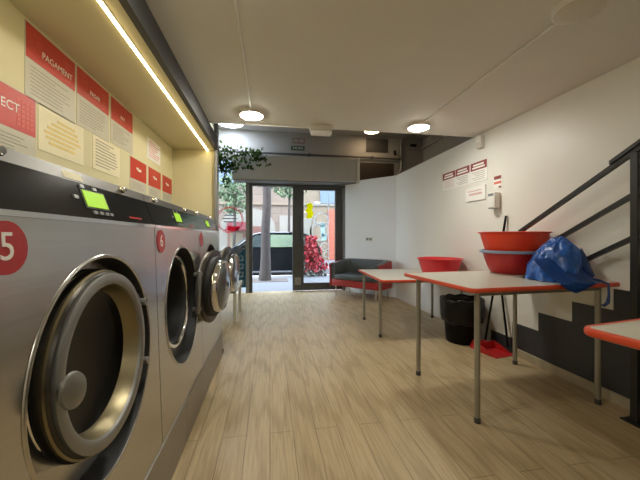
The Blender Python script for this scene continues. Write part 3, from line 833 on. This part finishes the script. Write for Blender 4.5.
# triangular flap hanging over the front edge of the table
def drape(u0, u1, tip, drop, name, m, x_shift=0.0):
    bb = B(); NU, NV = 20, 20
    grid = []
    for i in range(NU + 1):
        u = i / NU; row = []
        x = u0 + (u1 - u0) * u
        tri = max(0.0, 1 - abs(u - tip) / (tip if u < tip else 1 - tip))
        edge_y = 1.577 + (x - 1.634) * .0664 - .016
        for j in range(NV + 1):
            w = j / NV
            if w < .55:
                k = w / .55
                yy = 1.75 + (edge_y + .004 - 1.75) * k
                zz = .795 + (1 - k) ** 1.4 * .13 + .006
            else:
                k = (w - .55) / .45
                yy = edge_y - .004 - .010 * math.sin(k * PI)
                zz = .800 - (.004 + drop * tri ** .8) * k
            nn = noise.noise(Vector((u * 4.5, w * 3.5, 2.3))) * .010
            row.append(bb.bm.verts.new((x + x_shift * w, yy - abs(nn), zz + nn * .5)))
        grid.append(row)
    for i in range(NU):
        for j in range(NV):
            bb.bm.faces.new((grid[i][j], grid[i + 1][j], grid[i + 1][j + 1], grid[i][j + 1]))
    bmesh.ops.solidify(bb.bm, geom=bb.bm.faces[:], thickness=.003)
    return bb.build(name, m, t, 80)
drape(1.665, 1.95, .42, .060, 'flap', M['bag'])
bb = B()
tail = [(1.96, 1.745, .97), (1.99, 1.73, .91), (2.02, 1.71, .85), (2.05, 1.69, .81)]
bb.tube(tail, [.055, .05, .036, .016], 14)
for v in bb.bm.verts:
    n_ = noise.noise(v.co * 14) * .014
    v.co += Vector((n_, n_, n_ * .5)); v.co.z = max(v.co.z, .788)
bb.build('dark_gusset', M['bag_in'], t, 70)
B().tube([(2.0, 1.70, .84), (2.01, 1.66, .805), (2.016, 1.615, .799), (2.02, 1.572, .786), (2.022, 1.572, .72), (2.018, 1.574, .675), (1.995, 1.577, .655), (1.98, 1.577, .66)], [.008, .009, .008, .007, .006, .010, .009, .005], 10).build('strap', M['bag_in'], t, 60)

# ------------------------------------------------------------------ bin, broom, dustpan
bc = (1.955, 2.925, 0)
t = thing('waste_bin', 'round black waste bin with a black liner under the large table', 'bin', bc)
B().lathe([(0, 0), (.148, 0), (.155, .008), (.188, .40), (.195, .42), (.188, .42), (.15, .02), (0, .015)], bc, 'z', 40).build('body', M['black'], t, 40)
def crump(p, a):
    q = Vector((math.cos(a) * 2, math.sin(a) * 2, p.z * 6))
    k = 1 + .05 * noise.noise(q * 1.6) + .045 * noise.noise(q * 3.2)
    return Vector((p.x * k, p.y * k, p.z + .03 * noise.noise(Vector((math.cos(a) * 2, math.sin(a) * 2, 4)))))
B().lathe([(.180, .20), (.194, .21), (.206, .27), (.208, .34), (.211, .40), (.209, .438), (.200, .450), (.190, .446), (.180, .40), (.172, .30), (.165, .20)], bc, 'z', 64, fn=crump).build('liner', M['liner'], t, 80)
t = thing('broom', 'broom with red head and long black handle leaning on the wall behind the table', 'broom', (2.0, 2.78, 0))
B().tube([(2.06, 2.715, .055), (2.184, 2.59, 1.27)], .010, 12).build('handle', M['black'], t, 40)
B().box((1.935, 2.69, .035), (2.07, 2.745, .072), .012, 3).build('head', M['tub_r'], t, 40)
B().prism([(1.915, 2.68, 0), (2.075, 2.68, 0), (2.06, 2.69, .04), (1.935, 2.69, .04)], (0, .065, 0)).build('bristles', M['tub_r'], t)
t = thing('dustpan', 'red upright dustpan with long black handle on the floor against the wall', 'dustpan', (2.06, 2.53, 0))
b = B()
b.box((1.95, 2.42, 0), (2.165, 2.62, .006))
b.prism([(1.95, 2.42, .004), (1.95, 2.62, .004), (1.95, 2.62, .075), (1.95, 2.53, .05)], (.006, 0, 0))
b.prism([(2.159, 2.42, .004), (2.159, 2.62, .004), (2.159, 2.62, .075), (2.159, 2.53, .05)], (.006, 0, 0))
b.box((1.95, 2.614, .004), (2.165, 2.622, .075))
b.xf(Matrix.Translation((2.045, 2.56, 0)) @ Matrix.Rotation(R(12), 4, 'Z') @ Matrix.Translation((-2.058, -2.52, 0)))
b.build('pan', M['tub_r'], t)
B().tube([(2.15, 2.526, .06), (2.184, 2.72, 1.0)], .010, 12).build('handle', M['black'], t, 40)

# ------------------------------------------------------------------ sofa
sc = Vector((1.612, 5.325, 0))
t = thing('sofa', 'small charcoal leather sofa with red base against the diagonal wall', 'sofa', tuple(sc), math.atan2(dt.y, dt.x))
# local frame: x along the wall (towards the camera end), y towards the room... rotation puts local +y at the wall normal
HL, HD = .50, .29
s_ = 1 if True else -1
def lp(bm_):   # flip so the seat faces the room
    for v in bm_.bm.verts: v.co.y = v.co.y
    return bm_
nloc = Vector((-math.sin(math.atan2(dt.y, dt.x)), math.cos(math.atan2(dt.y, dt.x)), 0))
sgn = 1 if nloc.dot(dn) > 0 else -1      # +1: local +y faces the room
def F(y): return y * sgn
def upath(hl, hd, r, n=10):
    pts = [(-hl, hd)]
    for k in range(n + 1):
        a = PI + PI / 2 * k / n
        pts.append((-hl + r + r * math.cos(a), -hd + r + r * math.sin(a)))
    for k in range(n + 1):
        a = 1.5 * PI + PI / 2 * k / n
        pts.append((hl - r + r * math.cos(a), -hd + r + r * math.sin(a)))
    pts.append((hl, hd))
    return pts
def ushell(o_hl, o_hd, o_r, i_hl, i_hd, i_r, z0, zb, zf_, name, m):
    bb = B(); po, pi_ = upath(o_hl, o_hd, o_r), upath(i_hl, i_hd, i_r)
    pi_[0] = (-i_hl, o_hd); pi_[-1] = (i_hl, o_hd)
    rows = []
    for (a, c) in zip(po, pi_):
        tfrac = min(1, max(0, (a[1] + o_hd) / (2 * o_hd)))
        zt = zb + (zf_ - zb) * tfrac ** 2
        mid = ((a[0] + c[0]) / 2, (a[1] + c[1]) / 2)
        rows.append([bb.bm.verts.new(p) for p in ((a[0], F(a[1]), z0), (a[0], F(a[1]), zt - .03), (a[0] * .7 + c[0] * .3, F(a[1] * .7 + c[1] * .3), zt), (a[0] * .3 + c[0] * .7, F(a[1] * .3 + c[1] * .7), zt), (c[0], F(c[1]), zt - .03), (c[0], F(c[1]), z0))])
    for a, c in zip(rows, rows[1:]):
        for k in range(6): bb.bm.faces.new((a[k], a[(k + 1) % 6], c[(k + 1) % 6], c[k]))
    bb.bm.faces.new(rows[0]); bb.bm.faces.new(rows[-1][::-1])
    return bb.build(name, m, t, 50, local=True)
ushell(HL, HD, .16, HL - .022, HD - .022, .14, .20, .655, .60, 'outer_shell', M['leather_red'])
ushell(HL - .023, HD - .02, .14, HL - .11, HD - .13, .10, .30, .665, .605, 'backrest', M['leather'])
bb = B().box((-HL + .03, -HD + .03, .20), (HL - .03, HD - .005, .32), .015, 3)
bb.build('base', M['leather_red'], t, 40, local=True) if sgn > 0 else bb.xf(Matrix.Scale(-1, 4, (0, 1, 0))).build('base', M['leather_red'], t, 40, local=True)
bb = B().box((-HL + .11, -HD + .13, .32), (HL - .11, HD + .012, .41), .03, 4)
if sgn < 0: bb.xf(Matrix.Scale(-1, 4, (0, 1, 0)))
bb.build('seat_cushion', M['leather'], t, 40, local=True)
for x in (-HL + .10, HL - .10):
    for y in (-HD + .08, HD - .06):
        B().tube([(x, F(y), 0), (x, F(y), .205)], .014, 12).build('leg', M['chrome'], t, 40, local=True)

# ------------------------------------------------------------------ bench by the window
t = thing('bench', 'low pale beige bench beyond the washing machines by the left window', 'bench', (-.63, 4.3, 0))
B().box((-.88, 3.93, .40), (-.40, 4.66, .435), .006).build('seat', M['benchtop'], t)
B().box((-.86, 3.96, .37), (-.42, 4.63, .40)).build('frame', M['leg'], t)
for x in (-.85, -.43):
    for y in (3.97, 4.62):
        B().box((x - .02, y - .02, 0), (x + .02, y + .02, .372), .003).build('leg', M['benchtop'], t)

# ------------------------------------------------------------------ vine over the shutter housing
def leaves(bb, centers, size, seed, flat=.6):
    rr = random.Random(seed)
    for c in centers:
        c = Vector(c)
        nrm = Vector((rr.uniform(-1, 1), rr.uniform(-1, 1), rr.uniform(-.3, 1))).normalized()
        u = nrm.orthogonal().normalized(); u.rotate(Matrix.Rotation(rr.uniform(0, 2 * PI), 3, nrm)); w = nrm.cross(u)
        s = size * rr.uniform(.6, 1.25)
        pr = [(0, -.9), (.55, -.35), (.5, .25), (0, .95), (-.5, .25), (-.55, -.35)]
        vs = [bb.bm.verts.new(c + u * a * s + w * q * s + nrm * (.18 * s * (abs(a) * 2 - .4))) for a, q in pr]
        bb.bm.faces.new(vs)
    return bb
t = thing('trailing_vine', 'dark leafy vine trailing over the left end of the shutter housing', 'plant', (-.6, 5.62, 2.4))
stems = [[(-.92, 5.66, 2.72), (-.80, 5.64, 2.60), (-.66, 5.62, 2.62), (-.48, 5.62, 2.57), (-.30, 5.62, 2.60), (-.16, 5.62, 2.53), (-.03, 5.64, 2.34)],
         [(-.90, 5.66, 2.66), (-.86, 5.64, 2.45), (-.82, 5.63, 2.25), (-.76, 5.63, 2.10), (-.75, 5.63, 1.99)],
         [(-.66, 5.64, 2.62), (-.55, 5.63, 2.42), (-.44, 5.63, 2.30)], [(-.48, 5.64, 2.60), (-.38, 5.63, 2.38), (-.33, 5.63, 2.28)], [(-.30, 5.64, 2.60), (-.22, 5.63, 2.36)],
         [(-.86, 5.64, 2.45), (-.70, 5.63, 2.34), (-.60, 5.63, 2.33)]]
bb = B()
for s0 in stems: bb.tube(s0, .005, 6)
bb.build('stem', M['bark'], t, 60)
rr = random.Random(3); cs = []
for s0, n in zip(stems, (75, 62, 22, 26, 16, 40)):
    for k in range(n):
        f = rr.random() * (len(s0) - 1); i = int(f); a, c = Vector(s0[i]), Vector(s0[min(i + 1, len(s0) - 1)])
        cs.append(a.lerp(c, f - i) + Vector((rr.uniform(-.06, .06), rr.uniform(-.05, .05), rr.uniform(-.07, .05))))
for k in range(110): cs.append(Vector((rr.uniform(-.95, -.60), rr.uniform(5.58, 5.72), rr.uniform(2.20, 2.38))))
for k in range(90): cs.append(Vector((rr.uniform(-.93, -.1), rr.uniform(5.58, 5.68), rr.uniform(2.42, 2.66))))
leaves(B(), cs, .038, 4).build('leaves', M['leaf'], t)

# ------------------------------------------------------------------ stickers on the glass
SY = GY - .0085
def ring_prism(bb, cx, cz, r0, r1, y, n=40, th=.001, a0=0, a1=2 * PI, wob=0):
    for k in range(n):
        aa, ab = a0 + (a1 - a0) * k / n, a0 + (a1 - a0) * (k + 1) / n
        am = (aa + ab) / 2
        w_ = wob * (1 if k % 2 else -1)
        P = [(cx + r * math.cos(q), y, cz + r * math.sin(q)) for r, q in ((r0 + w_, aa), (r1 + w_, aa), (r1 + w_, ab), (r0 + w_, ab))]
        bb.prism(P, (0, th, 0))
    return bb
t = thing('window_sticker', 'round red scalloped sticker on the left shop window', 'sticker', (-.755, SY, 1.4))
ring_prism(B(), -.755, 1.40, .225, .245, SY, 56, wob=.009).build('scalloped_ring', M['dec_red'], t)
bb = B()
for k, w in enumerate((.10, .22, .27, .22)):
    bb.box((-.755 - w / 2, SY, 1.535 - k * .062), (-.755 + w / 2, SY + .001, 1.555 - k * .062))
bb.build('text_lines', M['bluegrey'], t)
bb = B().prism([(-.80, SY, 1.19), (-.60, SY, 1.19), (-.57, SY, 1.28), (-.68, SY, 1.27), (-.79, SY, 1.285)], (0, .001, 0))
leaves(bb, [(-.80, SY, 1.22), (-.84, SY, 1.20), (-.80, SY, 1.16), (-.62, SY, 1.22)], .03, 5)
bb.build('bow', M['dec_red'], t)
t = thing('window_sticker', 'teal sticker strip with pale spirals low on the left shop window', 'sticker', (-.53, SY, .4))
B().prism([(-.62, SY, .10), (-.46, SY, .10), (-.46, SY, .86), (-.62, SY, .68)], (0, .001, 0)).build('strip', M['dec_teal'], t)
for k in range(4):
    bb = B()
    cz = .66 - k * .155
    ring_prism(bb, -.54, cz, .042, .054, SY - .001, 20, a0=.4, a1=5.6)
    ring_prism(bb, -.53, cz - .01, .016, .027, SY - .001, 14, a0=-2.6, a1=2.4)
    bb.build('spiral', M['dec_white'], t)
tag(leaves(B(), [(.72 + .1 * random.random(), SY - .001, 1.46 + .27 * random.random()) for _ in range(5)], .01, 2).prism([(.70, SY, 1.72), (.80, SY, 1.75), (.85, SY, 1.70), (.82, SY, 1.60), (.86, SY, 1.55), (.82, SY, 1.45), (.76, SY, 1.43), (.70, SY, 1.46), (.74, SY, 1.53), (.69, SY, 1.59), (.73, SY, 1.65)], (0, .001, 0)).build('window_sticker', M['yellow']), 'bright yellow sticker on the glass door', 'sticker')
tag(ring_prism(B(), 1.01, 1.42, .125, .15, SY, 30).build('window_sticker', M['dec_white']), 'pale ring shaped sticker on the glass door right of the yellow sticker', 'sticker')
tag(B().box((1.0, SY, 1.08), (1.09, SY + .001, 1.35)).box((1.02, SY, 1.0), (1.12, SY + .001, 1.12)).build('window_sticker', M['dec_cyan']), 'pale blue sticker on the glass door below the ring sticker', 'sticker')
tag(ring_prism(ring_prism(B(), 1.08, .88, .07, .085, SY, 24), 1.12, .72, .05, .062, SY, 20).box((1.155, SY, .35), (1.17, SY + .001, 1.9)).build('window_sticker', M['dec_white']), 'white line sticker with loops running down the glass door', 'sticker')

# ------------------------------------------------------------------ street
struct('ground_pavement', B().box((-14, YF + .02, -.25), (14, 9.0, -.04)), M['pave']).name = 'ground'
bpy.data.objects['ground']['kind'] = 'structure'
struct('ground_road', B().box((-14, 9.0, -.35), (14, 13.2, -.16)), M['road']).name = 'ground_1'
struct('ground_far', B().box((-14, 13.2, -.35), (14, 20, -.06)), M['pave']).name = 'ground_2'
struct('trim_9', B().box((-14, 8.92, -.25), (14, 9.04, -.03), .01), M['shutter'])

t = thing('street_tree', 'pale street tree trunk on the pavement in front of the black car', 'tree', (-.13, 8.05, -.04))
tp = []
for k in range(14):
    f = k / 13
    tp.append((-.13 + .09 * f + .012 * math.sin(k * 1.3), 8.05, -.015 + 4.2 * f))
B().tube(tp, [.165, .135, .122, .116, .112, .110, .107, .104, .10, .097, .093, .09, .085, .08], 16).build('trunk', M['bark'], t, 60)
rr = random.Random(11)
cs = []
for k in range(700):
    a = rr.uniform(0, 2 * PI); r_ = rr.random() ** .5 * 1.7
    cs.append((-.1 + r_ * math.cos(a), 8.05 + r_ * .9 * math.sin(a), 3.3 + rr.uniform(-.3, 1.9) * (1 - r_ / 3)))
leaves(B(), cs, .12, 12).build('crown', M['tree_leaf'], t)
tag(B().box((-.65, 7.72, -.045), (.45, 8.4, -.030)).build('tree_pit', M['soil']), 'dark earth square round the foot of the street tree', 'tree pit')
for (x, y, zc_, n, rad, hgt, lab, sd) in ((-1.35, 12.3, 2.75, 420, .62, .85, 'leafy green tree across the street seen through the left window', 21), (.75, 12.5, 3.15, 380, .75, .55, 'leafy green tree across the street seen above the black car', 22)):
    t = thing('street_tree', lab, 'tree', (x, y, -.16))
    B().tube([(x - .05, y, -.18), (x, y, 1.2), (x + .03, y, zc_)], [.07, .055, .04], 10).build('trunk', M['bark'], t, 60)
    rr = random.Random(sd); cs = []
    for k in range(n):
        d = Vector((rr.gauss(0, 1), rr.gauss(0, 1), rr.gauss(0, 1))).normalized() * rr.random() ** .4
        cs.append((x + d.x * rad, y + d.y * rad * .8, zc_ + d.z * hgt))
    leaves(B(), cs, .10, sd + 5).build('crown', M['tree_leaf'], t)

t = thing('flowering_shrub', 'red flowering shrub on the kerb seen through the glass door', 'shrub', (1.2, 8.75, -.04))
rr = random.Random(31); cl, cf = [], []
for k in range(620):
    hh = rr.random(); rad = .56 * (1 - hh * .62) * (.75 + .25 * math.sin(hh * 7))
    a = rr.uniform(0, 2 * PI); q = rr.random() ** .5
    p = (1.20 + rad * q * math.cos(a) - .06 * hh, 8.78 + rad * .55 * q * math.sin(a), -.02 + 1.1 * hh)
    if p[0] < .98 or hh < .12: cl.append(p)
    else: cf.append(p)
leaves(B(), cl, .075, 32).build('foliage', M['shrub_leaf'], t)
leaves(B(), cf, .07, 33).build('flowers', M['flower'], t)
B().tube([(1.20, 8.78, -.06), (1.20, 8.78, .5)], .03, 8).build('stem', M['bark'], t)

# parked car, facing left
CX0, CYN, CYF, CZ0 = -2.02, 9.35, 10.95, -.16
t = thing('car', 'black hatchback parked at the kerb outside the shop', 'car', (-.3, 10.15, CZ0))
L_ = 3.6
def cp(u, z): return Vector((CX0 + u * L_, CYN, CZ0 + z))
prof = [(0.0, .28), (.005, .55), (.03, .70), (.22, .86), (.26, .90), (.42, 1.33), (.50, 1.385), (.72, 1.39), (.86, 1.34), (.93, 1.22), (.985, .88), (1.0, .60), (.995, .30), (.90, .22), (.10, .22)]
bb = B()
n = len(prof)
secs = [(0.0, 1.0, .06), (.06, 1.0, 0), (1.54, 1.0, 0), (1.6, 1.0, .06)]
rows = []
for (dy, k, ins) in secs:
    rows.append([bb.bm.verts.new(cp(.5 + (u - .5) * (1 - ins * .2), z - (ins * .3 if z > 1.2 else 0)) + Vector((0, dy + (0.10 if z > .95 else 0) * (1 if dy < .8 else -1) * (1 if z > 1.2 else .4), 0))) for u, z in prof])
for a, c in zip(rows, rows[1:]):
    for i in range(n): bb.bm.faces.new((a[i], a[(i + 1) % n], c[(i + 1) % n], c[i]))
bb.bm.faces.new(rows[0][::-1]); bb.bm.faces.new(rows[-1])
bb.build('body', M['carpaint'], t, 35)
def side_glass(poly, nm, m):
    bb = B()
    for yy, d in ((CYN + .055, -.02),):
        vs = []
        for u, z in poly:
            k = (z - .93) / (1.3 - .93)
            vs.append(cp(u, z) + Vector((0, -.012 + .04 + .065 * k, 0)))
        bb.prism(vs, (0, -.02, 0))
    return bb.build(nm, m, t)
side_glass([(.315, .93), (.54, .93), (.54, 1.29), (.445, 1.29)], 'front_window', M['carglass'])
side_glass([(.565, .93), (.76, .93), (.76, 1.29), (.565, 1.30)], 'rear_window', M['carglass_view'])
side_glass([(.785, .94), (.90, .96), (.865, 1.22), (.785, 1.28)], 'quarter_window', M['carglass'])
bb = B().prism([cp(.268, .925) + Vector((-.02, .16, 0)), cp(.268, .925) + Vector((-.02, 1.44, 0)), cp(.415, 1.325) + Vector((-.02, 1.38, 0)), cp(.415, 1.325) + Vector((-.02, .22, 0))], (-.012, 0, .008))
bb.build('windscreen', M['windscreen'], t)
bb = B()
bb.tube([cp(.30, .965) + Vector((0, .02, 0)), cp(.43, 1.315) + Vector((0, .07, 0)), cp(.50, 1.365) + Vector((0, .08, 0)), cp(.72, 1.37) + Vector((0, .08, 0))], .016, 8)
bb.build('window_trim', M['alu_l'], t, 60)
for u in (.18, .82):
    for dy in (.02, 1.40):
        c = cp(u, .30) + Vector((0, dy, 0))
        w = B().lathe([(0, 0), (.27, 0), (.30, .03), (.30, .17), (.27, .20), (0, .20)], (0, 0, 0), 'x', 32).xf(Matrix.Translation(c) @ Matrix.Rotation(PI / 2, 4, 'Z') @ Matrix.Translation((-.02, 0, 0))).build('wheel', M['rubber'], t, 40)
        if dy < 1: B().lathe([(0, -.03), (.17, -.03), (.19, 0), (.19, .02), (0, .02)], (0, 0, 0), 'x', 24).xf(Matrix.Translation(c) @ Matrix.Rotation(PI / 2, 4, 'Z')).build('hubcap', M['black'], w, 40)
bb = B().box((CX0 + .33 * L_, CYN - .11, CZ0 + .92), (CX0 + .36 * L_, CYN + .04, CZ0 + 1.02), .015).build('mirror', M['carpaint'], t, 40)
B().box((CX0 + .985 * L_ - .05, CYN + .03, CZ0 + .70), (CX0 + .995 * L_ + .01, CYN + .2, CZ0 + .92), .01).build('tail_light', M['dec_red'], t)
B().box((CX0 + .56 * L_, CYN - .012, CZ0 + .80), (CX0 + .61 * L_, CYN + .01, CZ0 + .825), .004).build('door_handle', M['carpaint'], t)

# buildings across the street
FY = 15.0
def facade(x0, x1, h, m, lab, nm='building'):
    t = thing(nm, lab, 'building', ((x0 + x1) / 2, FY, -.06))
    B().box((x0, FY, -.1), (x1, FY + 4, h)).build('wall', m, t)
    return t
t = facade(-13, -2.95, 6.2, M['stucco'], 'ochre building across the street at far left')
for x in (-11, -8.6, -6.2, -4.2):
    for z in (3.6,): B().box((x, FY - .06, z), (x + 1, FY + .05, z + 1.7)).build('window', M['winblue'], t)
t = facade(-2.95, 1.35, 6.2, M['stone'], 'sandstone building across the street with a white arch and brown doorway')
B().box((-2.95, FY - .10, 2.60), (1.35, FY, 2.72)).build('string_course', M['stucco'], t)
ap = [(-2.3, FY - .05, -.05), (.25, FY - .05, -.05), (.25, FY - .05, 1.5)]
for k in range(13):
    a = PI * k / 12
    ap.append((-1.02 + 1.27 * math.cos(a), FY - .05, 1.5 + .95 * math.sin(a)))
ap.append((-2.3, FY - .05, 1.5))
B().prism(ap[:2] + ap[2:], (0, .06, 0)).build('white_arch', M['stucco_w'], t)
B().box((-1.95, FY - .08, -.05), (-.42, FY - .03, 1.58)).build('doorway', M['door_br'], t)
B().prism([(-1.95, FY - .75, 1.42), (-1.95, FY - .05, 1.78), (-1.95, FY - .05, 1.70), (-1.95, FY - .75, 1.36)], (.95, 0, 0)).build('awning', M['awn'], t)
B().box((-1.85, FY - .11, .55), (-1.25, FY - .06, 1.28)).build('shop_window', M['stucco'], t)
B().box((.45, FY - .04, -.05), (1.1, FY + .02, 2.1)).build('pilaster', M['stucco_w'], t)
for x in (-2.4, -.6): B().box((x, FY - .06, 3.5), (x + .9, FY + .05, 5.2)).build('window', M['winblue'], t)
t = facade(1.35, 13, 6.2, M['stucco'], 'ochre building across the street with an orange red shutter and blue window')
B().box((2.80, FY - .06, -.05), (3.9, FY + .02, 2.42)).build('shutter', M['door_or'], t)
B().box((2.42, FY - .07, 2.72), (3.5, FY + .02, 4.2)).build('blue_window', M['winblue'], t)
B().box((1.36, FY - .08, 2.60), (13, FY, 2.70)).build('string_course', M['stucco_w'], t)
ring = B(); ring_prism(ring, 2.4, 1.35, .34, .5, FY - .05, 24, .05); ring.build('round_window', M['stucco_w'], t)
B().box((1.5, FY - .05, -.05), (2.0, FY + .02, 2.0)).build('pale_pilaster', M['stucco_w'], t)
for x in (5, 7.5, 10): B().box((x, FY - .06, 3.4), (x + 1, FY + .05, 5.2)).build('window', M['winblue'], t)

# ------------------------------------------------------------------ light, world, camera
w = bpy.data.worlds.new('World'); SC.world = w; w.use_nodes = True
bg = w.node_tree.nodes['Background']
bg.inputs['Color'].default_value = (0.70, 0.83, 1.0, 1)
bg.inputs['Strength'].default_value = 5.5
sun = bpy.data.lights.new('sun', 'SUN'); sun.energy = 1.0; sun.angle = R(3); sun.color = (1.0, .92, .80)
so = bpy.data.objects.new('sun', sun); COL.objects.link(so)
so.rotation_euler = Vector((.35, .75, -.75)).to_track_quat('-Z', 'Y').to_euler()

cam = bpy.data.cameras.new('camera')
cam.sensor_fit = 'HORIZONTAL'; cam.sensor_width = 36.0
cam.lens = 310 / 640 * 36.0
cam.shift_y = -3 / 640
cam.clip_start = 0.02
co = bpy.data.objects.new('camera', cam); COL.objects.link(co)
co.location = (0, 0, 1.07)
co.rotation_euler = (PI / 2, 0, -YAW)
SC.camera = co
vs = SC.view_settings
vs.view_transform = 'Standard'; vs.look = 'None'; vs.gamma = 1.0; vs.use_curve_mapping = False
vs.exposure = 1.02
